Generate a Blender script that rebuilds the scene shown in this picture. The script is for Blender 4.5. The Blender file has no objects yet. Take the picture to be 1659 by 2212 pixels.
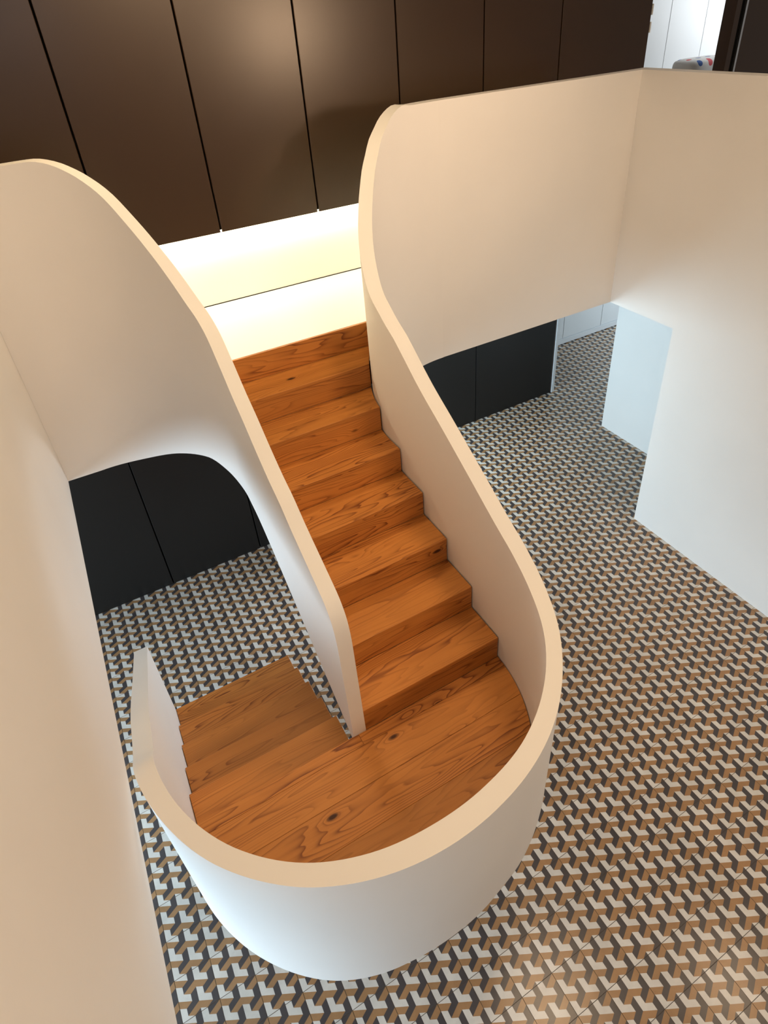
import bpy, bmesh, math, random
from mathutils import Vector, Matrix
from mathutils.bvhtree import BVHTree

S = bpy.context.scene
COL = S.collection

# ------------------------------------------------------------------ camera
CAM_POS = (-1.52639, -3.47208, 2.03744)
CAM_F = 1357.426; CAM_CX = 843.851; CAM_CY = 933.560
cam_d = bpy.data.cameras.new('camera'); cam = bpy.data.objects.new('camera', cam_d); COL.objects.link(cam)
right = Vector((0.872243, -0.484600, -0.065991)); up = Vector((0.322347, 0.468162, 0.822750)); back = Vector((-0.367810, -0.738910, 0.564560))
m = Matrix((right, up, back)).transposed().to_4x4(); m.translation = Vector(CAM_POS)
cam.matrix_world = m
W_PX, H_PX = 1659, 2212
cam_d.sensor_fit = 'VERTICAL'; cam_d.sensor_height = 36.0; cam_d.sensor_width = 36.0 * W_PX / H_PX
cam_d.lens = 36.0 * CAM_F / H_PX
cam_d.shift_x = (829.5 - CAM_CX) / H_PX
cam_d.shift_y = (CAM_CY - 1106) / H_PX
cam_d.clip_start = 0.05; cam_d.clip_end = 100
S.camera = cam

# ------------------------------------------------------------------ world, lights, exposure
S.view_settings.view_transform = 'Standard'
try: S.view_settings.look = 'None'
except Exception: pass
S.view_settings.gamma = 1.0
S.view_settings.use_curve_mapping = False
S.view_settings.exposure = 0.0
w = bpy.data.worlds.new('world'); S.world = w; w.use_nodes = True
w.node_tree.nodes['Background'].inputs[0].default_value = (1.0, 0.93, 0.86, 1)
w.node_tree.nodes['Background'].inputs[1].default_value = 0.22

def area(name, loc, target, sx, sy, power, color, spread=180):
    d = bpy.data.lights.new(name, 'AREA'); d.shape = 'RECTANGLE'; d.size = sx; d.size_y = sy
    d.energy = power; d.color = color; d.spread = math.radians(spread)
    o = bpy.data.objects.new(name, d); COL.objects.link(o); o.location = loc
    v = Vector(target) - Vector(loc)
    o.rotation_euler = v.to_track_quat('-Z', 'Y').to_euler()
    return o
WARM = (1.0, 0.71, 0.44); COOL = (0.70, 0.87, 1.0)
area('ceiling_lamp', (0.75, -2.0, 3.4), (-0.4, -1.5, -0.5), 0.8, 0.8, 50, WARM)
area('landing_fill', (-0.9, 0.5, 3.2), (-0.4, 0.1, 0), 0.5, 0.4, 17, (1.0, 0.76, 0.44), 130)  # added warm fill, stands in for bounce on steps and stair walls
area('ceiling_lamp', (1.1, -6.2, 3.3), (0.0, -0.5, 0.6), 1.4, 1.0, 112, WARM)
area('wall_spot', (2.02, -3.8, 1.82), (0.25, 1.13, 2.1), 0.5, 0.5, 7.5, (1, 0.68, 0.42), 60)
area('ceiling_lamp', (2.95, -2.95, 3.4), (0.6, -3.2, -2.6), 0.22, 0.22, 24, WARM)
area('window_light', (-1.15, -5.6, 2.5), (-1.3, 1.13, 2.1), 0.9, 0.9, 2.2, (0.8, 0.9, 1.0), 90)
area('window_light', (-5.6, -1.0, -1.5), (2.8, -0.6, -3.9), 6.0, 1.7, 168, (0.64, 0.84, 1.0), 100)
area('window_light', (7.5, 2.2, -1.3), (4.5, 2.0, -2.2), 2.0, 2.0, 50, COOL)
area('hall_fill', (0.55, 1.9, -1.3), (3.9, 0.7, -1.6), 0.6, 1.5, 68, (0.62, 0.86, 1.0))  # added cool fill hidden behind the stair, brightens the corridor wall
area('hall_fill', (0.5, 1.0, -1.9), (-1.9, -0.9, -1.7), 0.5, 0.4, 15, (0.86, 0.93, 1.0), 120)  # added cool fill under the stair, out of view, lifts the lower balustrade face
area('window_light', (8.0, 2.2, 2.2), (6.0, 3.2, 1.2), 1.6, 2.0, 60, (0.9, 0.96, 1.0))
area('window_light', (-3.6, -6.2, -1.5), (1.5, -1.0, -2.2), 3.0, 2.0, 8, (0.80, 0.90, 1.0))

# ------------------------------------------------------------------ dimensions (measured from the photograph)
h = 0.18; D = 0.2693; L = -7 * h
ZF = -2.6491; ZB = -0.4504; ZP = 1.4708; ZU = h; ZC = 3.5
YP = 0.5038; YB = 0.589; XR = 2.8826; XL = -1.9645
YL = -6 * D
T = 0.088

# ------------------------------------------------------------------ helpers
WORLD = {}
def wloc(o):
    v = Vector((0, 0, 0))
    while o is not None: v = v + Vector(o.location); o = o.parent
    return v
def link(name, me, mat, parent=None, loc=None):
    o = bpy.data.objects.new(name, me)
    COL.objects.link(o)
    if mat is not None:
        for mm in (mat if isinstance(mat, (list, tuple)) else [mat]): me.materials.append(mm)
    if parent is not None: o.parent = parent
    if loc is not None: o.location = loc
    return o
def mesh(name, verts, faces, mat, parent=None, smooth=None, mats=None):
    """verts in world space; object origin goes to the parent's origin (or to the mesh base)"""
    vs = [Vector(v) for v in verts]
    if parent is not None: org = wloc(parent)
    else:
        org = Vector((sum(v.x for v in vs) / len(vs), sum(v.y for v in vs) / len(vs), min(v.z for v in vs)))
    me = bpy.data.meshes.new(name)
    me.from_pydata([v - org for v in vs], [], faces)
    if mats:
        for i, k in enumerate(mats): me.polygons[i].material_index = k
    bm = bmesh.new(); bm.from_mesh(me); bmesh.ops.recalc_face_normals(bm, faces=bm.faces); bm.to_mesh(me); bm.free()
    if smooth:
        for p_ in me.polygons: p_.use_smooth = True
        me.set_sharp_from_angle(angle=math.radians(smooth))
    me.update()
    return link(name, me, mat, parent, None if parent is not None else org)
def boxvf(x0, x1, y0, y1, z0, z1):
    v = [(x, y, z) for x in (x0, x1) for y in (y0, y1) for z in (z0, z1)]
    f = [(0, 1, 3, 2), (4, 6, 7, 5), (0, 4, 5, 1), (2, 3, 7, 6), (0, 2, 6, 4), (1, 5, 7, 3)]
    return v, f
def box(name, x0, x1, y0, y1, z0, z1, mat, parent=None, bevel=0):
    v, f = boxvf(x0, x1, y0, y1, z0, z1)
    o = mesh(name, v, f, mat, parent)
    if bevel:
        bm = bmesh.new(); bm.from_mesh(o.data)
        bmesh.ops.bevel(bm, geom=bm.edges[:], offset=bevel, segments=1, affect='EDGES')
        bm.to_mesh(o.data); bm.free()
    return o
def boxes(name, lst, mat, parent=None):
    V = []; F = []
    for b in lst:
        v, f = boxvf(*b); n = len(V); V += v; F += [tuple(i + n for i in q) for q in f]
    return mesh(name, V, F, mat, parent)
def prism(name, poly, z0, z1, mat, parent=None, bevel=0):
    n = len(poly)
    V = [(x, y, z0) for x, y in poly] + [(x, y, z1) for x, y in poly]
    F = [tuple(range(n))[::-1], tuple(range(n, 2 * n))] + [(i, (i + 1) % n, (i + 1) % n + n, i + n) for i in range(n)]
    o = mesh(name, V, F, mat, parent)
    if bevel:
        bm = bmesh.new(); bm.from_mesh(o.data)
        es = [e for e in bm.edges if abs(e.verts[0].co.z - e.verts[1].co.z) < 1e-6 and e.verts[0].co.z > (z1 - wloc(parent).z if parent else 0) - 1e-4]
        bmesh.ops.bevel(bm, geom=es, offset=bevel, segments=1, affect='EDGES')
        bm.to_mesh(o.data); bm.free()
    return o
def struct(o): o['kind'] = 'structure'; return o
def thing(name, label, cat, loc, group=None):
    o = bpy.data.objects.new(name, None); COL.objects.link(o); o.location = loc
    o.empty_display_size = 0.1
    tag(o, label, cat, group); return o
def tag(o, label, cat, group=None):
    o['label'] = label; o['category'] = cat
    if group: o['group'] = group
    return o
def lerp_table(tab, x):
    if x <= tab[0][0]: return tab[0][1]
    for i in range(len(tab) - 1):
        if x <= tab[i + 1][0]:
            # Catmull-Rom style cubic Hermite (monotone-ish)
            x0, y0 = tab[i]; x1, y1 = tab[i + 1]
            def sl(j):
                if j <= 0: return (tab[1][1] - tab[0][1]) / (tab[1][0] - tab[0][0])
                if j >= len(tab) - 1: return (tab[-1][1] - tab[-2][1]) / (tab[-1][0] - tab[-2][0])
                return (tab[j + 1][1] - tab[j - 1][1]) / (tab[j + 1][0] - tab[j - 1][0])
            d = (y1 - y0) / (x1 - x0)
            def lim(m_):
                if m_ * d <= 0: return 0.0
                return math.copysign(min(abs(m_), 3 * abs(d)), m_)
            hh = x1 - x0; t = (x - x0) / hh; m0 = lim(sl(i)); m1 = lim(sl(i + 1))
            return (2*t**3-3*t**2+1)*y0 + (t**3-2*t**2+t)*hh*m0 + (-2*t**3+3*t**2)*y1 + (t**3-t**2)*hh*m1
    return tab[-1][1]

# ------------------------------------------------------------------ materials
def mat_base(name):
    m_ = bpy.data.materials.new(name); m_.use_nodes = True
    nt = m_.node_tree; b = nt.nodes['Principled BSDF']
    return m_, nt, b
def simple(name, col, rough=0.5, metal=0.0, spec=0.5, noise=0.0, nscale=6.0, bump=0.0, bscale=60.0, coat=0.0):
    m_, nt, b = mat_base(name)
    b.inputs['Base Color'].default_value = (*col, 1); b.inputs['Roughness'].default_value = rough
    b.inputs['Metallic'].default_value = metal; b.inputs['Specular IOR Level'].default_value = spec
    b.inputs['Coat Weight'].default_value = coat
    tc = nt.nodes.new('ShaderNodeTexCoord')
    if noise:
        n = nt.nodes.new('ShaderNodeTexNoise'); n.inputs['Scale'].default_value = nscale; n.inputs['Detail'].default_value = 5
        nt.links.new(tc.outputs['Object'], n.inputs['Vector'])
        mx = nt.nodes.new('ShaderNodeMix'); mx.data_type = 'RGBA'
        nt.links.new(n.outputs['Fac'], mx.inputs[0])
        mx.inputs[6].default_value = (*[c * (1 - noise) for c in col], 1); mx.inputs[7].default_value = (*[min(1, c * (1 + noise)) for c in col], 1)
        nt.links.new(mx.outputs[2], b.inputs['Base Color'])
    if bump:
        n2 = nt.nodes.new('ShaderNodeTexNoise'); n2.inputs['Scale'].default_value = bscale; n2.inputs['Detail'].default_value = 3
        nt.links.new(tc.outputs['Object'], n2.inputs['Vector'])
        bp_ = nt.nodes.new('ShaderNodeBump'); bp_.inputs['Strength'].default_value = bump; bp_.inputs['Distance'].default_value = 0.01
        nt.links.new(n2.outputs['Fac'], bp_.inputs['Height']); nt.links.new(bp_.outputs[0], b.inputs['Normal'])
    return m_
PLASTER = simple('plaster', (0.80, 0.775, 0.745), 0.62, noise=0.04, nscale=1.7, bump=0.06, bscale=9)
WHITE_FLOOR = simple('white_resin_floor', (0.86, 0.85, 0.82), 0.35)
WHITE_PANEL = simple('white_lacquer_panel', (0.80, 0.82, 0.83), 0.4)
BROWN = simple('brown_lacquer', (0.035, 0.0165, 0.0060), 0.30, spec=0.48, noise=0.06, nscale=3)
BLACK = simple('charcoal_lacquer', (0.0135, 0.0128, 0.0122), 0.42, spec=0.35, noise=0.05, nscale=2)
DARK = simple('shadow_gap_black', (0.004, 0.004, 0.004), 0.9, spec=0.1)
METAL = simple('brushed_aluminium', (0.62, 0.63, 0.65), 0.35, metal=1.0)
WHITE_FRAME = simple('white_painted_frame', (0.78, 0.80, 0.82), 0.4)
GROUT = simple('grout', (0.10, 0.085, 0.07), 0.9, noise=0.1, nscale=20)
CERAMIC_W = CERAMIC_B = CERAMIC_D = None

def tile_mat(name, col, rough=0.23):
    m_, nt, b = mat_base(name)
    tc = nt.nodes.new('ShaderNodeTexCoord'); oi = nt.nodes.new('ShaderNodeObjectInfo')
    geo = nt.nodes.new('ShaderNodeNewGeometry')
    n = nt.nodes.new('ShaderNodeTexNoise'); n.inputs['Scale'].default_value = 9; n.inputs['Detail'].default_value = 6; n.inputs['Roughness'].default_value = 0.65
    nt.links.new(geo.outputs['Position'], n.inputs['Vector'])
    mr = nt.nodes.new('ShaderNodeMapRange'); mr.inputs[1].default_value = 0.3; mr.inputs[2].default_value = 0.7
    mr.inputs[3].default_value = 0.88; mr.inputs[4].default_value = 1.10
    nt.links.new(n.outputs['Fac'], mr.inputs[0])
    mr2 = nt.nodes.new('ShaderNodeMapRange'); mr2.inputs[3].default_value = 0.94; mr2.inputs[4].default_value = 1.06
    nt.links.new(oi.outputs['Random'], mr2.inputs[0])
    mu = nt.nodes.new('ShaderNodeMath'); mu.operation = 'MULTIPLY'
    nt.links.new(mr.outputs[0], mu.inputs[0]); nt.links.new(mr2.outputs[0], mu.inputs[1])
    vm = nt.nodes.new('ShaderNodeVectorMath'); vm.operation = 'SCALE'; vm.inputs[0].default_value = col
    nt.links.new(mu.outputs[0], vm.inputs['Scale']); nt.links.new(vm.outputs[0], b.inputs['Base Color'])
    b.inputs['Roughness'].default_value = rough; b.inputs['Specular IOR Level'].default_value = 0.4
    bp_ = nt.nodes.new('ShaderNodeBump'); bp_.inputs['Strength'].default_value = 0.05; bp_.inputs['Distance'].default_value = 0.01
    nt.links.new(n.outputs['Fac'], bp_.inputs['Height']); nt.links.new(bp_.outputs[0], b.inputs['Normal'])
    return m_
TILE_W = tile_mat('cement_tile_white', (0.57, 0.535, 0.485))
TILE_B = tile_mat('cement_tile_ochre', (0.31, 0.170, 0.078))
TILE_D = tile_mat('cement_tile_charcoal', (0.058, 0.050, 0.050))

def wood_mat(name, light, mid, dark, off=0.0):
    m_, nt, b = mat_base(name); N = nt.nodes; K = nt.links.new
    def math_(op, a=None, b_=None, c=None):
        n = N.new('ShaderNodeMath'); n.operation = op
        for i, x in enumerate((a, b_, c)):
            if x is None: continue
            if isinstance(x, (int, float)): n.inputs[i].default_value = x
            else: K(x, n.inputs[i])
        return n.outputs[0]
    geo = N.new('ShaderNodeNewGeometry'); oi = N.new('ShaderNodeObjectInfo')
    sp = N.new('ShaderNodeSeparateXYZ'); K(geo.outputs['Position'], sp.inputs[0])
    rnd = oi.outputs['Random']
    X = math_('ADD', sp.outputs[0], math_('MULTIPLY', rnd, 37.3 + off)); 
    Y = math_('ADD', sp.outputs[1], math_('MULTIPLY', rnd, 11.7)); Z = math_('ADD', sp.outputs[2], math_('MULTIPLY', rnd, 5.3))
    cx = N.new('ShaderNodeCombineXYZ'); K(math_('MULTIPLY', X, 0.42), cx.inputs[0]); K(math_('MULTIPLY', Y, 5.0), cx.inputs[1]); K(math_('MULTIPLY', Z, 5.0), cx.inputs[2])
    n1 = N.new('ShaderNodeTexNoise'); n1.inputs['Scale'].default_value = 1.0; n1.inputs['Detail'].default_value = 2.5; n1.inputs['Roughness'].default_value = 0.45
    K(cx.outputs[0], n1.inputs['Vector'])
    # finer wander
    cx2 = N.new('ShaderNodeCombineXYZ'); K(math_('MULTIPLY', X, 3.0), cx2.inputs[0]); K(math_('MULTIPLY', Y, 16.0), cx2.inputs[1]); K(math_('MULTIPLY', Z, 16.0), cx2.inputs[2])
    n2 = N.new('ShaderNodeTexNoise'); n2.inputs['Scale'].default_value = 1.0; n2.inputs['Detail'].default_value = 2
    K(cx2.outputs[0], n2.inputs['Vector'])
    # knots
    cx3 = N.new('ShaderNodeCombineXYZ'); K(math_('MULTIPLY', X, 1.9), cx3.inputs[0]); K(math_('MULTIPLY', Y, 4.5), cx3.inputs[1]); K(math_('MULTIPLY', Z, 4.5), cx3.inputs[2])
    vo = N.new('ShaderNodeTexVoronoi'); vo.feature = 'F1'; vo.inputs['Scale'].default_value = 1.0; K(cx3.outputs[0], vo.inputs['Vector'])
    kd = vo.outputs['Distance']
    swirl = math_('MULTIPLY', math_('POWER', 2.718, math_('MULTIPLY', kd, -9.0)), 4.0)
    ph = math_('ADD', math_('MULTIPLY', n1.outputs['Fac'], 30.0), math_('MULTIPLY', n2.outputs['Fac'], 1.5))
    ph = math_('ADD', ph, swirl)
    ph = math_('ADD', ph, math_('MULTIPLY', math_('ADD', Y, Z), 24.0))
    fr = math_('FRACT', ph)
    # asymmetric ring: slow darkening then sharp edge
    ring = math_('POWER', fr, 3.6)
    edge = math_('SMOOTHSTEP' if False else 'MULTIPLY', math_('LESS_THAN', fr, 0.93), ring)
    soft = N.new('ShaderNodeMapRange'); soft.interpolation_type = 'SMOOTHSTEP'; soft.inputs[1].default_value = 0.99; soft.inputs[2].default_value = 0.90; K(fr, soft.inputs[0])
    ringv = math_('MULTIPLY', ring, soft.outputs[0])
    # strength of figure varies over boards
    cx4 = N.new('ShaderNodeCombineXYZ'); K(math_('MULTIPLY', X, 0.7), cx4.inputs[0]); K(math_('MULTIPLY', Y, 7.0), cx4.inputs[1]); K(math_('MULTIPLY', Z, 7.0), cx4.inputs[2])
    n3 = N.new('ShaderNodeTexNoise'); n3.inputs['Scale'].default_value = 1.0; n3.inputs['Detail'].default_value = 1; K(cx4.outputs[0], n3.inputs['Vector'])
    amp = N.new('ShaderNodeMapRange'); amp.inputs[1].default_value = 0.38; amp.inputs[2].default_value = 0.62; amp.inputs[3].default_value = 0.35; amp.inputs[4].default_value = 1.4; K(n3.outputs['Fac'], amp.inputs[0])
    rr = math_('MULTIPLY', ringv, amp.outputs[0])
    # fibre streaks
    cx5 = N.new('ShaderNodeCombineXYZ'); K(math_('MULTIPLY', X, 2.0), cx5.inputs[0]); K(math_('MULTIPLY', Y, 110.0), cx5.inputs[1]); K(math_('MULTIPLY', Z, 110.0), cx5.inputs[2])
    n4 = N.new('ShaderNodeTexNoise'); n4.inputs['Scale'].default_value = 1.0; n4.inputs['Detail'].default_value = 3; K(cx5.outputs[0], n4.inputs['Vector'])
    base = N.new('ShaderNodeMix'); base.data_type = 'RGBA'
    f0 = math_('ADD', math_('MULTIPLY', n4.outputs['Fac'], 0.7), math_('MULTIPLY', math_('SUBTRACT', n3.outputs['Fac'], 0.35), 1.0)); K(f0, base.inputs[0])
    base.inputs[6].default_value = (*light, 1); base.inputs[7].default_value = (*mid, 1)
    m2 = N.new('ShaderNodeMix'); m2.data_type = 'RGBA'; K(rr, m2.inputs[0]); K(base.outputs[2], m2.inputs[6]); m2.inputs[7].default_value = (*dark, 1)
    kn = N.new('ShaderNodeMapRange'); kn.interpolation_type = 'SMOOTHSTEP'; kn.inputs[1].default_value = 0.085; kn.inputs[2].default_value = 0.03; K(kd, kn.inputs[0])
    m3 = N.new('ShaderNodeMix'); m3.data_type = 'RGBA'; K(kn.outputs[0], m3.inputs[0]); K(m2.outputs[2], m3.inputs[6]); m3.inputs[7].default_value = (dark[0] * .28, dark[1] * .25, dark[2] * .3, 1)
    # board to board tone
    tone = math_('ADD', math_('MULTIPLY', rnd, 0.30), 0.83)
    vm = N.new('ShaderNodeVectorMath'); vm.operation = 'SCALE'; K(m3.outputs[2], vm.inputs[0]); K(tone, vm.inputs['Scale'])
    K(vm.outputs[0], b.inputs['Base Color'])
    b.inputs['Roughness'].default_value = 0.48; b.inputs['Specular IOR Level'].default_value = 0.35
    bp_ = N.new('ShaderNodeBump'); bp_.inputs['Strength'].default_value = 0.08; bp_.inputs['Distance'].default_value = 0.004
    K(rr, bp_.inputs['Height']); K(bp_.outputs[0], b.inputs['Normal'])
    return m_
WOOD = wood_mat('oiled_pine', (0.60, 0.245, 0.055), (0.45, 0.160, 0.030), (0.16, 0.040, 0.008))

# ------------------------------------------------------------------ the setting
# left wall of the stairwell: hangs from the upper storey, ground floor runs on beneath it
def xz_wall(name, x0, x1, yz, mat):
    n = len(yz)
    V = [(x0, y, z) for y, z in yz] + [(x1, y, z) for y, z in yz]
    F = [tuple(range(n))[::-1], tuple(range(n, 2 * n))] + [(i, (i + 1) % n, (i + 1) % n + n, i + n) for i in range(n)]
    return struct(mesh(name, V, F, mat))
xz_wall('wall_left', XL - 0.14, XL, [(-6.5, ZB), (YB, ZB), (YB, ZC), (-6.5, ZC)], PLASTER)
YO = -0.2255
xz_wall('wall_right', XR, XR + 0.12, [(-6.5, ZF), (YO, ZF), (YO, ZB), (YB, ZB), (YB, ZP), (-6.5, ZP)], PLASTER)
struct(box('wall_back', 1.0, XR, YP, YB, ZB, ZP, PLASTER))
# bright return wall seen through the opening
struct(box('wall_corridor', 3.856, 3.98, -1.6, 1.24, ZF, ZB, PLASTER))
struct(box('wall_corridor_return', 3.98, 9.0, 1.12, 1.24, ZF, ZB, PLASTER))
struct(box('wall_closet', XR + 0.12, 3.856, -1.72, -1.6, ZF, ZB, PLASTER))
struct(box('ceiling', -7.0, 9.0, -6.5, 5.0, ZC, ZC + 0.1, PLASTER))

# upper storey slab around the stairwell
def arcpts(cx, cy, r, a0, a1, n):
    return [(cx + r * math.cos(math.radians(a0 + (a1 - a0) * i / n)), cy + r * math.sin(math.radians(a0 + (a1 - a0) * i / n))) for i in range(n + 1)]
RR = 1.0; RL = 0.85
def xr_in(y, off=0.0):   # x of the right balustrade's stair face
    yc = YB - RR
    if y <= yc: return 0.0 + off
    r = RR - off; dy = min(y - yc, r)
    return RR - math.sqrt(max(0, r * r - dy * dy))
def xl_in(y, off=0.0):
    yc = YB - RL
    if y <= yc: return -0.9 - off
    r = RL - off; dy = min(y - yc, r)
    return -0.9 - RL + math.sqrt(max(0, r * r - dy * dy))
YN = 0.258   # nosing line of the white floor
ys = [YN + .019 + (YB - 0.03 - YN - .019) * i / 8 for i in range(9)]
mouth = [(xl_in(y, 0.04), y) for y in ys] + [(-1.75, YB - 0.03), (-1.75, YB + 0.01), (1.0, YB + 0.01), (1.0, YB - 0.03)] + [(xr_in(y, 0.04), y) for y in reversed(ys)]
# dedupe
fu = thing('floor_upper', 'x', 'x', (0, 0, ZU)); 
for k in ('label', 'category'): del fu[k]
fu['kind'] = 'structure'
boxes('slab', [(-7.0, 9.0, YB + 0.01, 5.0, ZB, ZU), (XR + 0.12, 9.0, -6.5, YB + 0.01, ZB, ZU), (-7.0, XL - 0.14, -6.5, YB + 0.01, ZB, ZU)], WHITE_FLOOR, fu)
prism('landing_floor', mouth, ZU - 0.25, ZU, WHITE_FLOOR, fu)

# recessed white wall below the upper cabinets
YBK = 1.2688; YCF = 1.13; ZCB = 0.748
struct(box('baseboard_back', -6.0, 3.6, YBK, YBK + 0.05, ZU + 0.006, 1.0, WHITE_FLOOR))
struct(box('trim_1', -6.0, 3.6, YBK - 0.004, YBK + 0.03, ZU, ZU + 0.006, DARK))

# ------------------------------------------------------------------ upper brown cabinets
cab = thing('wall_cabinet', 'tall row of dark brown lacquered cabinet doors floating above the lit white base', 'cabinet', (0.8, 1.3, ZCB))
box('carcass', -6.0, 3.58, YCF + 0.03, 1.9, ZCB + 0.01, ZC - 0.02, DARK, cab)
sx = -1.2235; seams = [sx + 0.7625 * k for k in range(-6, 6)] + [3.595]
for a, b_ in zip(seams[:-1], seams[1:]):
    if b_ - a < 0.2: continue
    box('door_panel', a + 0.006, b_ - 0.006, YCF, YCF + 0.024, ZCB, ZC - 0.01, BROWN, cab, bevel=0.0025)
# lit strip under the cabinets
m_, nt, b = mat_base('led_strip'); b.inputs['Emission Color'].default_value = (1.0, 0.87, 0.57, 1); b.inputs['Emission Strength'].default_value = 75; b.inputs['Base Color'].default_value = (1, 1, 1, 1)
LED = m_
box('led_strip', -2.6, 3.4, 1.185, 1.205, ZCB + 0.0, ZCB + 0.012, LED, cab)
box('strike_plate', 3.594, 3.602, YCF - 0.004, YCF + 0.02, 1.79, 1.87, WHITE_FRAME, cab)
box('strike_plate', 3.594, 3.602, YCF - 0.004, YCF + 0.02, 1.66, 1.74, WHITE_FRAME, cab)

# doorway to the white room, right of the cabinets
dr = thing('door_1', 'x', 'x', (5.3, 1.2, ZU))
for k in ('label', 'category'): del dr[k]
dr['kind'] = 'structure'
box('door_frame', 4.68, 4.75, YCF - 0.01, YCF + 0.12, ZU, ZC - 0.01, BROWN, dr)
box('door_stop', 4.75, 4.83, YCF + 0.02, YCF + 0.12, ZU, ZC - 0.01, DARK, dr)
box('door_edge_trim', 4.83, 4.855, YCF + 0.0, YCF + 0.06, ZU, ZC - 0.01, METAL, dr)
box('door_leaf', 4.855, 7.2, YCF + 0.01, YCF + 0.055, ZU + 0.01, ZC - 0.01, BROWN, dr)

# white panelled wall, both storeys
def panel_wall(name, z0, z1, seams_, y, base=0.0):
    e = thing(name, 'x', 'x', ((seams_[0] + seams_[-1]) / 2, y, z0))
    for k in ('label', 'category'): del e[k]
    e['kind'] = 'structure'
    box('backing', seams_[0], seams_[-1], y + 0.02, y + 0.1, z0, z1, DARK, e)
    for a, b_ in zip(seams_[:-1], seams_[1:]):
        box('panel', a + 0.004, b_ - 0.004, y, y + 0.018, z0 + base + (0.006 if base else 0), z1 - 0.005, WHITE_PANEL, e, bevel=0.002)
    if base: box('plinth', seams_[0], seams_[-1], y - 0.012, y + 0.02, z0 + 0.012, z0 + base, WHITE_FRAME, e)
    return e
panel_wall('wall_back_upper', ZU, ZC - 0.01, [4.26 + 0.686 * k for k in range(-1, 8)], 3.27)
panel_wall('wall_back_lower', ZF, ZB, [3.9, 5.0, 5.80, 6.6, 7.4, 8.2, 9.0], 3.27, 0.095)

# ------------------------------------------------------------------ lower charcoal cabinets
YCL = 1.5476; YCR = 2.2436
c1 = thing('storage_cabinet', 'matt black full-height cabinet doors seen under the arch left of the staircase', 'cabinet', (-1.4, 1.8, ZF))
box('carcass', -4.4, 0.24, YCL + 0.03, 2.2, ZF + 0.003, ZB - 0.003, DARK, c1)
s1 = [-1.593 + 0.921 * k for k in range(-3, 2)] + [0.245]
for a, b_ in zip(s1[:-1], s1[1:]): box('door_panel', a + 0.006, b_ - 0.006, YCL, YCL + 0.024, ZF + 0.006, ZB - 0.004, BLACK, c1, bevel=0.002)
c2 = thing('storage_cabinet', 'matt black cabinet doors beside the white door frame right of the staircase', 'cabinet', (2.2, 2.5, ZF))
box('carcass', 0.3, 3.86, YCR + 0.03, 2.9, ZF + 0.003, ZB - 0.003, DARK, c2)
s2 = [0.3, 1.307, 2.592, 3.872]
for a, b_ in zip(s2[:-1], s2[1:]): box('door_panel', a + 0.005, b_ - 0.005, YCR, YCR + 0.024, ZF + 0.006, ZB - 0.004, BLACK, c2, bevel=0.002)
d2 = thing('door_2', 'x', 'x', (3.93, 2.3, ZF))
for k in ('label', 'category'): del d2[k]
d2['kind'] = 'structure'
box('door_jamb', 3.885, 3.925, YCR - 0.01, YCR + 0.14, ZF, ZB - 0.003, WHITE_FRAME, d2)
box('door_casing', 3.93, 3.965, YCR + 0.03, YCR + 0.14, ZF, ZB - 0.003, METAL, d2)

# ------------------------------------------------------------------ staircase
st = thing('staircase', 'pine stair with curved white plaster balustrades turning round a half-round landing', 'staircase', (-0.93, -1.2, ZF))
CX = -0.932; CY = YL
rin_t = [(-180, .932), (-168, .940), (-155, .952), (-140, .960), (-125, .957), (-110, .940), (-95, .921), (-80, .917), (-65, .926), (-45, .930), (-20, .932), (0, .932)]
rout_t = [(-180, 1.018), (-160, 1.020), (-142, 1.030), (-125, 1.030), (-110, 1.021), (-95, 1.010), (-80, 1.003), (-60, 1.005), (-40, 1.001), (-20, 1.010), (0, 1.020)]
rbot_t = [(-180, 1.018), (-160, 1.015), (-140, 1.010), (-125, 1.004), (-113, .986), (-103, .967), (-90, .955), (-76, .955), (-64, .972), (-52, .985), (-40, 1.0), (-20, 1.010), (0, 1.020)]
# path of the outer balustrade: list of (inner xy, outer xy, outer-bottom xy, ztop, zbot)
zt_s = [(0, ZP), (2.12, ZP), (2.21, 1.482), (2.28, 1.466), (2.37, 1.424), (2.44, 1.374), (2.52, 1.318), (2.58, 1.252), (2.66, 1.178), (2.72, 1.105), (2.79, 1.03), (2.88, .935), (3.0, .825), (3.13, .715), (3.27, .60), (3.40, .535), (3.50, .471), (3.58, .427), (3.84, .232), (4.09, .075), (4.33, -.08), (4.55, -.225), (4.656, -.29)]
zt_th = [(-180, -.555), (-176, -.50), (-170, -.463), (-160, -.435), (-145, -.423), (-100, -.418), (-28, -.418), (-18, -.405), (-8, -.355), (0, -.29)]
zt_yl = [(YL, -.555), (-1.52, -.605), (-1.25, -.735), (-.82, -1.025), (-.28, -1.39), (-.235, -1.42)]
def bot_flight(y):   # underside of the upper flight
    return -h + y * h / D - .07 if y < -.61 else lerp_table([(-.61, -.658), (-.43, -.558), (-.261, -.505)], y)
zb_phi = [(0, -.4504), (.36, -.439), (.7, -.405), (1.02, -.392), (1.22, -.433), (1.44, -.485), (math.pi / 2, -.505)]
zb_th = [(-180, -1.50), (-60, -1.46), (-20, -1.39), (0, -1.33)]
path = []
for i in range(41):
    ph = (math.pi / 2) * i / 40; s = 1.88 + RR * ph
    cx_, cy_ = RR, YB - RR
    a = math.pi / 2 + ph
    pin = (cx_ + RR * math.cos(a), cy_ + RR * math.sin(a)); r2 = RR - T
    po = (cx_ + r2 * math.cos(a), cy_ + r2 * math.sin(a))
    path.append((pin, po, po, lerp_table(zt_s, s), lerp_table([(0, ZB), (1.1, ZB), (math.pi / 2, -.505)], ph)))
ys_ = YB - RR
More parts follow.
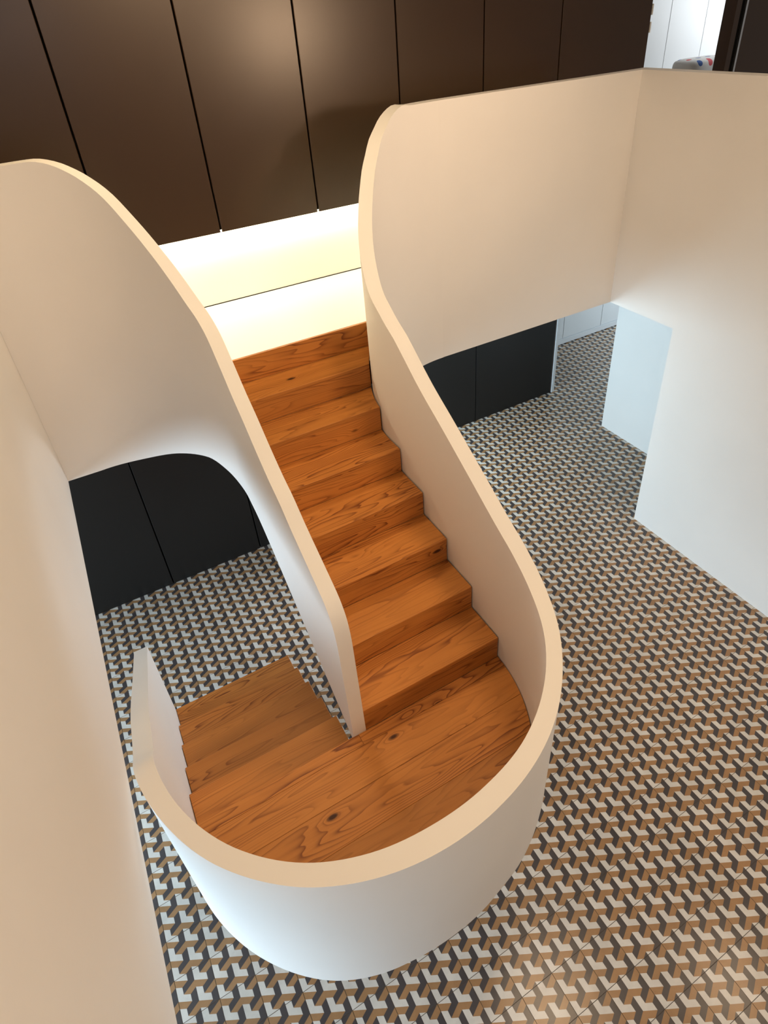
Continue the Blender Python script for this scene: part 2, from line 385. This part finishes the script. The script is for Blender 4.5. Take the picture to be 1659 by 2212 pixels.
for i in range(1, 31):
    y = ys_ + (YL - ys_) * i / 30; s = 3.451 + (ys_ - y)
    path.append(((0, y), (T, y), (T, y), lerp_table(zt_s, s), bot_flight(y) if y < -.261 else -.505))
for i in range(1, 90):
    th = -180 * i / 90; c_, s_ = math.cos(math.radians(th)), math.sin(math.radians(th))
    ri, ro, rb = lerp_table(rin_t, th), lerp_table(rout_t, th), lerp_table(rbot_t, th)
    path.append(((CX + ri * c_, CY + ri * s_), (CX + ro * c_, CY + ro * s_), (CX + rb * c_, CY + rb * s_), lerp_table(zt_th, th), lerp_table(zb_th, th)))
XLI = CX - .932; XLO = CX - 1.018; YE = -0.235
for i in range(0, 31):
    y = YL + (YE - YL) * i / 30
    zb_ = max(ZF, -1.50 - (y - YL) * 0.95)
    path.append(((XLI, y), (XLO, y), (XLO, y), lerp_table(zt_yl, y), zb_))
def band(name, path, parent, inner_bottom=None):
    V = []; F = []; n = len(path)
    for pin, po, pb, zt, zb_ in path:
        V += [(pin[0], pin[1], zt), (po[0], po[1], zt), (pb[0], pb[1], zb_), (pin[0], pin[1], zb_)]
    for i in range(n - 1):
        a = i * 4; b_ = a + 4
        for k in range(4):
            F.append((a + k, a + (k + 1) % 4, b_ + (k + 1) % 4, b_ + k))
    F.append((0, 3, 2, 1)); F.append(tuple(4 * (n - 1) + k for k in range(4)))
    return mesh(name, V, F, PLASTER, parent, smooth=40)
band('outer_balustrade', path, st)
# inner balustrade
zt_i = [(0, ZP), (.30, 1.475), (.48, 1.480), (.54, 1.470), (.60, 1.450), (.65, 1.425), (.72, 1.382), (.83, 1.290), (.94, 1.155), (1.07, .995), (1.22, .822), (1.31, .735), (1.37, .695), (1.5, .605), (1.66, .492), (1.81, .375), (1.95, .285), (2.07, .195), (2.23, .09), (2.35, .03), (2.48, -.06), (2.67, -.17), (2.79, -.24), (2.83, -.275), (2.86, -.315), (2.88, -.36), (2.893, -.42), (2.90, -.50)]
pi_ = []
T2 = 0.076
pi_.append(((XL + .0006, YB), (XL + .0006, YP), (XL + .0006, YP), 1.476, ZB))
for i in range(41):
    ph = (math.pi / 2) * i / 40; a = math.pi / 2 - ph; s = .21 + RL * ph
    cx_, cy_ = -0.9 - RL, YB - RL
    tt = T + (T2 - T) * i / 40
    pin = (cx_ + RL * math.cos(a), cy_ + RL * math.sin(a)); po = (cx_ + (RL - tt) * math.cos(a), cy_ + (RL - tt) * math.sin(a))
    pi_.append((pin, po, po, lerp_table(zt_i, s), lerp_table(zb_phi, ph)))
y0_ = YB - RL
stops = [y0_ + (-1.45 - y0_) * i / 26 for i in range(1, 27)] + [-1.48, -1.505, -1.53, -1.55, -1.565, -1.578, -1.588, -1.597, -1.604, -1.610, -1.614, YL]
for y in stops:
    s = 1.545 + (y0_ - y)
    pi_.append(((-0.9, y), (-0.9 - T2, y), (-0.9 - T2, y), lerp_table(zt_i, min(s, 2.90)), bot_flight(y)))
band('inner_balustrade', pi_, st)

# soffit under the upper flight and the landing
V = []; F = []
N1 = 24
ya = [y for y in [YB - 0.02 + (YL - YB + 0.02) * i / N1 for i in range(N1 + 1)]]
for y in ya:
    zb_ = bot_flight(y) if y < -.261 else lerp_table([(-.261, -.515), (-.12, -.47), (.1, -.41), (.35, -.44), (YB, ZB)], y)
    V += [(xl_in(y, 0.03), y, zb_ + .004), (xr_in(y, 0.03), y, zb_ + .004)]
for i in range(N1): F.append((2 * i, 2 * i + 1, 2 * i + 3, 2 * i + 2))
mesh('flight_soffit', V, F, PLASTER, st, smooth=40)
V = []; F = []; NT = 36; NR = 6
for j in range(NT + 1):
    th = -180 * j / NT; zb_ = lerp_table(zb_th, th)
    for k in range(NR + 1):
        r = (lerp_table(rbot_t, th) - .02) * k / NR
        V.append((CX + r * math.cos(math.radians(th)), CY + r * math.sin(math.radians(th)), (zb_ + .004) * (k / NR) + (-1.44) * (1 - k / NR)))
for j in range(NT):
    for k in range(NR):
        a = j * (NR + 1) + k; F.append((a, a + 1, a + NR + 2, a + NR + 1))
mesh('landing_soffit', V, F, PLASTER, st, smooth=40)

# treads and risers of the upper flight
TH = 0.028
def tread(y0, y1, z, name='tread', parent=st):
    """board from y0 (front) to y1 (back) with ends that follow the balustrade faces"""
    yy = [y0 + (y1 - y0) * i / 6 for i in range(7)]
    e = -0.008
    poly = [(xl_in(y, -.0006), y) for y in yy] + [(xr_in(y, e), y) for y in reversed(yy)]
    return prism(name, poly, z - TH, z, WOOD, parent, bevel=.0015)
def riser(y, z0, z1, x0=None, x1=None):
    xa = xl_in(y, -.0006) if x0 is None else x0; xb = xr_in(y, -.008) if x1 is None else x1
    return box('riser', xa, xb, y, y + 0.018, z0, z1, WOOD, st)
yt_ = [YN] + [-k * D for k in range(0, 7)]
riser(YN, .0, ZU - 0.0005)
for k in range(7):
    yb_ = YN if k == 0 else -(k - 1) * D
    tread(-k * D, yb_ + 0.0, -k * h)
    riser(-k * D + 0.001, -(k + 1) * h, -k * h - TH)
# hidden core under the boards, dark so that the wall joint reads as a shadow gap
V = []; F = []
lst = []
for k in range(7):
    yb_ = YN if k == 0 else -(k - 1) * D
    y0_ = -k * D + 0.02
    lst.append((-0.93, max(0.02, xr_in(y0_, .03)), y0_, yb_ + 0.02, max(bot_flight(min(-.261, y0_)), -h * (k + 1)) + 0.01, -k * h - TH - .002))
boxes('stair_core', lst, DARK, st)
# landing planks
yp_ = [YL, -1.685, -1.882, -2.08, -2.28, -2.44, -2.56]
def rin_at(th): return lerp_table(rin_t, th)
def chord(y, sgn, cut=0.004):
    # x of the inner face at this y
    best = None
    th0, th1 = (-90, 0) if sgn > 0 else (-90, -180)
    for _ in range(40):
        tm = (th0 + th1) / 2; yy = CY + (rin_at(tm) - cut) * math.sin(math.radians(tm))
        if yy < y: th0 = tm
        else: th1 = tm
    return CX + (rin_at(th0) - cut) * math.cos(math.radians(th0))
YMIN = CY - (rin_at(-90) - .004)
for i in range(len(yp_) - 1):
    ya_, yb_ = yp_[i], max(yp_[i + 1], YMIN + .002)
    if ya_ <= YMIN + .01: break
    yy = [ya_ - .0006 + (yb_ + .0006 - ya_ + .0006) * q / 8 for q in range(9)]
    def strip(xc0, xc1):
        lft = [(max(chord(y, -1), xc0) if xc0 is not None else chord(y, -1), y) for y in yy]
        rgt = [(min(chord(y, 1), xc1) if xc1 is not None else chord(y, 1), y) for y in reversed(yy)]
        prism('plank', lft + rgt, L - TH, L, WOOD, landing, bevel=.0008)
    if i == 0:
        landing = mesh('landing', *(lambda n: ([(CX + .90 * math.cos(math.radians(-180 * q / n)), CY + .90 * math.sin(math.radians(-180 * q / n)), z) for z in (L - TH - .06, L - TH - .001) for q in range(n + 1)],
            [tuple(range(n + 1)), tuple(range(n + 1, 2 * n + 2))] + [(q, (q + 1) % (n + 1), (q + 1) % (n + 1) + n + 1, q + n + 1) for q in range(n + 1)]))(30), DARK, st)
        strip(None, -0.9472); strip(-0.9462, None)
    else: strip(None, None)
# lower flight: treads with a small nosing
XS = -0.9767; D2 = 0.2765
XLF = XLI
for k in range(1, 6):
    z = L - k * h
    ya_ = YL + (k - 1) * D2; yb_ = YL + k * D2
    box('tread', XLF + .003, XS, ya_ + .003, yb_, z - .03, z, WOOD, st, bevel=.002)
    box('riser', XLF + .003, XS - .004, ya_ - .016, ya_ + .002, z - 0.0, z + h - .03, WOOD, st)
box('riser', XLF + .003, XS - .004, YL + 5 * D2 - .018, YL + 5 * D2 - .001, ZF + .002, L - 5 * h - .031, WOOD, st)
box('landing_edge', XLF + .003, XS - .001, YL - .03, YL + .0015, L - .034, L - .0005, WOOD, st)
lst = []
for k in range(1, 6):
    ya_ = YL + (k - 1) * D2; yb_ = YL + k * D2
    lst.append((XLF + .002, XS - .012, ya_ + .003, yb_ - .02, max(ZF + .002, L - (k + 1) * h - .16 if k < 3 else ZF + .002), L - k * h - .031))
boxes('lower_flight_core', lst, PLASTER, st)

# ------------------------------------------------------------------ dotted cushion in the white room
dz = thing('dresser', 'low white chest in the white room, just behind the half wall', 'dresser', (6.2, 2.65, ZU))
box('body', 5.75, 6.75, 2.4, 2.9, ZU, 0.95, WHITE_PANEL, dz, bevel=.004)
for k in range(3):
    dd = box('drawer', 5.77, 6.73, 2.385, 2.399, ZU + .04 + .24 * k, ZU + .26 + .24 * k, WHITE_PANEL, dz, bevel=.003)
    box('knob', 6.22, 6.28, 2.36, 2.384, ZU + .15 + .25 * k, ZU + .17 + .25 * k, METAL, dd)
bm = bmesh.new(); bmesh.ops.create_cube(bm, size=1)
bmesh.ops.subdivide_edges(bm, edges=bm.edges[:], cuts=8, use_grid_fill=True)
for v in bm.verts:
    x, y, z = v.co * 2
    n_ = (abs(x) ** 5 + abs(y) ** 5 + abs(z) ** 5) ** .2
    f_ = max(abs(x), abs(y), abs(z)) / max(n_, 1e-6)
    v.co = Vector((x * .40, y * .2, z * .125)) * f_
me = bpy.data.meshes.new('cushion'); bm.to_mesh(me); bm.free()
for p_ in me.polygons: p_.use_smooth = True
m_, nt, b = mat_base('dotted_cotton'); N = nt.nodes; K = nt.links.new
tc = N.new('ShaderNodeTexCoord'); sp = N.new('ShaderNodeSeparateXYZ'); K(tc.outputs['Object'], sp.inputs[0])
def mt(op, a_, b_=0.0):
    n = N.new('ShaderNodeMath'); n.operation = op
    for i_, x_ in enumerate((a_, b_)):
        if isinstance(x_, (int, float)): n.inputs[i_].default_value = x_
        else: K(x_, n.inputs[i_])
    return n.outputs[0]
us = mt('ADD', mt('MULTIPLY', sp.outputs[0], 1 / .17), 10.2)
vs_ = mt('ADD', mt('MULTIPLY', mt('SUBTRACT', sp.outputs[1], sp.outputs[2]), 1 / .15), 10.35)
du = mt('SUBTRACT', mt('FRACT', us), .5); dv = mt('SUBTRACT', mt('FRACT', vs_), .5)
lt = N.new('ShaderNodeMath'); lt.operation = 'LESS_THAN'; lt.inputs[1].default_value = 0.045
K(mt('ADD', mt('MULTIPLY', du, du), mt('MULTIPLY', dv, dv)), lt.inputs[0])
hx = mt('FRACT', mt('MULTIPLY', mt('ADD', mt('FLOOR', us), mt('FLOOR', vs_)), 1 / 3 + .0001))
cr = N.new('ShaderNodeValToRGB'); cr.color_ramp.interpolation = 'CONSTANT'; K(hx, cr.inputs[0])
cr.color_ramp.elements[0].color = (.04, .10, .30, 1); cr.color_ramp.elements[1].position = .35; cr.color_ramp.elements[1].color = (.55, .07, .08, 1)
e_ = cr.color_ramp.elements.new(.68); e_.color = (.03, .32, .30, 1)
mx = N.new('ShaderNodeMix'); mx.data_type = 'RGBA'; K(lt.outputs[0], mx.inputs[0]); mx.inputs[6].default_value = (.62, .60, .58, 1); K(cr.outputs[0], mx.inputs[7]); K(mx.outputs[2], b.inputs['Base Color'])
b.inputs['Roughness'].default_value = .9
cu = link('cushion', me, m_, None, (6.29, 2.62, 1.08))
tag(cu, 'pale cushion with blue, red and green dots lying behind the right half wall', 'cushion')

# ------------------------------------------------------------------ tiled ground floor
TS = 0.2153; AX = 0.4755; AY = -3.1335; GAP = 0.0014
TILE_T = 0.012
fl = struct(box('floor', -7.0, 9.0, -6.5, 4.0, ZF - 0.08, ZF - 0.0025, GROUT))
P = TS / 2
u1 = Vector((0, 2 / 3 * P)); u2 = Vector((2 / 3 * P, -1 / 3 * P)); u3 = Vector((-2 / 3 * P, -1 / 3 * P))
def arms(c):
    o = []
    for a, b_, mi in ((u1, u2, 0), (u2, u3, 1), (u3, u1, 2)):
        # L shaped region between directions a and b_: two parallelograms
        o.append(([c, c + a, c + a + b_ * .5, c + b_ * .5], mi))
        o.append(([c + b_ * .5, c + b_ * .5 + a * .5, c + b_ + a * .5, c + b_], mi))
    return o
def clip(poly, ax, val, keep_less):
    out = []
    for i in range(len(poly)):
        a, b_ = poly[i], poly[(i + 1) % len(poly)]
        ia = (a[ax] <= val) if keep_less else (a[ax] >= val); ib = (b_[ax] <= val) if keep_less else (b_[ax] >= val)
        if ia: out.append(a)
        if ia != ib:
            t = (val - a[ax]) / (b_[ax] - a[ax]); out.append(a + (b_ - a) * t)
    return out
def area2(p_): return abs(sum(p_[i][0] * p_[(i + 1) % len(p_)][1] - p_[(i + 1) % len(p_)][0] * p_[i][1] for i in range(len(p_)))) / 2
lo = GAP; hi = TS - GAP
tile_polys = []
for i in range(-2, 5):
    for j in range(-3, 6):
        c = Vector((i * P, j * P + (P / 2 if i % 2 else 0)))
        for poly, mi in arms(c):
            q = [Vector(v) for v in poly]
            for ax, val, kl in ((0, lo, False), (0, hi, True), (1, lo, False), (1, hi, True)):
                q = clip(q, ax, val, kl)
                if not q: break
            if q and area2(q) > 1e-7: tile_polys.append((q, mi))
def tile_geo(ox, oy, V, F, M, z=0.0):
    for q, mi in tile_polys:
        n = len(V)
        V += [(ox + v[0], oy + v[1], z) for v in q]
        if (q[1] - q[0]).cross(q[2] - q[0]) < 0: F.append(tuple(range(n, n + len(q)))[::-1])
        else: F.append(tuple(range(n, n + len(q))))
        M.append(mi)
    n = len(V); a, b_ = lo, hi
    V += [(ox + x, oy + y, zz) for x, y in ((a, a), (b_, a), (b_, b_), (a, b_)) for zz in (z, z - .008)]
    for k in range(4):
        k2 = (k + 1) % 4; F.append((n + 2 * k, n + 2 * k + 1, n + 2 * k2 + 1, n + 2 * k2)); M.append(1)
def mk_tile_mesh(name, V, F, M):
    me = bpy.data.meshes.new(name); me.from_pydata(V, [], F)
    for mm in (TILE_W, TILE_B, TILE_D): me.materials.append(mm)
    me.polygons.foreach_set('material_index', M); me.update(); return me
V, F, M = [], [], []; tile_geo(0, 0, V, F, M); tile_me = mk_tile_mesh('tile', V, F, M)
# which tiles show largest
bpy.context.view_layer.update()
dg = bpy.context.evaluated_depsgraph_get()
trees = []
for o in list(COL.objects):
    if o.type == 'MESH' and o is not fl and o.name.split('.')[0] in ('outer_balustrade', 'inner_balustrade', 'wall_left', 'wall_right', 'wall_back', 'wall_corridor', 'tread', 'plank', 'door_panel', 'slab', 'flight_soffit', 'landing_soffit'):
        me_ = o.data; mw = o.matrix_world
        trees.append(BVHTree.FromPolygons([mw @ v.co for v in me_.vertices], [tuple(p_.vertices) for p_ in me_.polygons]))
inv = cam.matrix_world.inverted(); cp = Vector(CAM_POS)
def px(pt):
    c = inv @ Vector(pt)
    if c.z > -0.05: return None
    return (CAM_CX + CAM_F * c.x / -c.z, CAM_CY - CAM_F * c.y / -c.z, -c.z)
cand = []
for i in range(-22, 40):
    for j in range(-11, 31):
        ox, oy = AX + i * TS, AY + j * TS
        if ox < -4.6 or ox > 8.6 or oy > 3.2 or oy < -5.4: continue
        q = px((ox + TS / 2, oy + TS / 2, ZF)); vis = 0
        if q and -30 < q[0] < W_PX + 30 and -30 < q[1] < H_PX + 30:
            for fx, fy in ((.5, .5), (.1, .1), (.9, .1), (.1, .9), (.9, .9)):
                pt = Vector((ox + TS * fx, oy + TS * fy, ZF)); d_ = cp - pt; ln = d_.length; d_.normalize()
                s0 = pt + d_ * .01
                if not any(t_.ray_cast(s0, d_, ln)[0] is not None for t_ in trees): vis += 1
            ar = vis / 5 * abs(d_.z) / ln ** 2
        else: ar = 0
        cand.append((ar, ox, oy))
cand.sort(key=lambda t_: -t_[0])
NT_ = 300
floc = Vector(fl.location)
for ar, ox, oy in cand[:NT_]:
    o = bpy.data.objects.new('tile', tile_me); COL.objects.link(o); o.parent = fl
    o.location = Vector((ox, oy, ZF)) - floc
V, F, M = [], [], []
for ar, ox, oy in cand[NT_:]: tile_geo(ox - floc.x, oy - floc.y, V, F, M, ZF - floc.z)
o = bpy.data.objects.new('tile_field', mk_tile_mesh('tile_field', V, F, M)); COL.objects.link(o); o.parent = fl; o['kind'] = 'stuff'
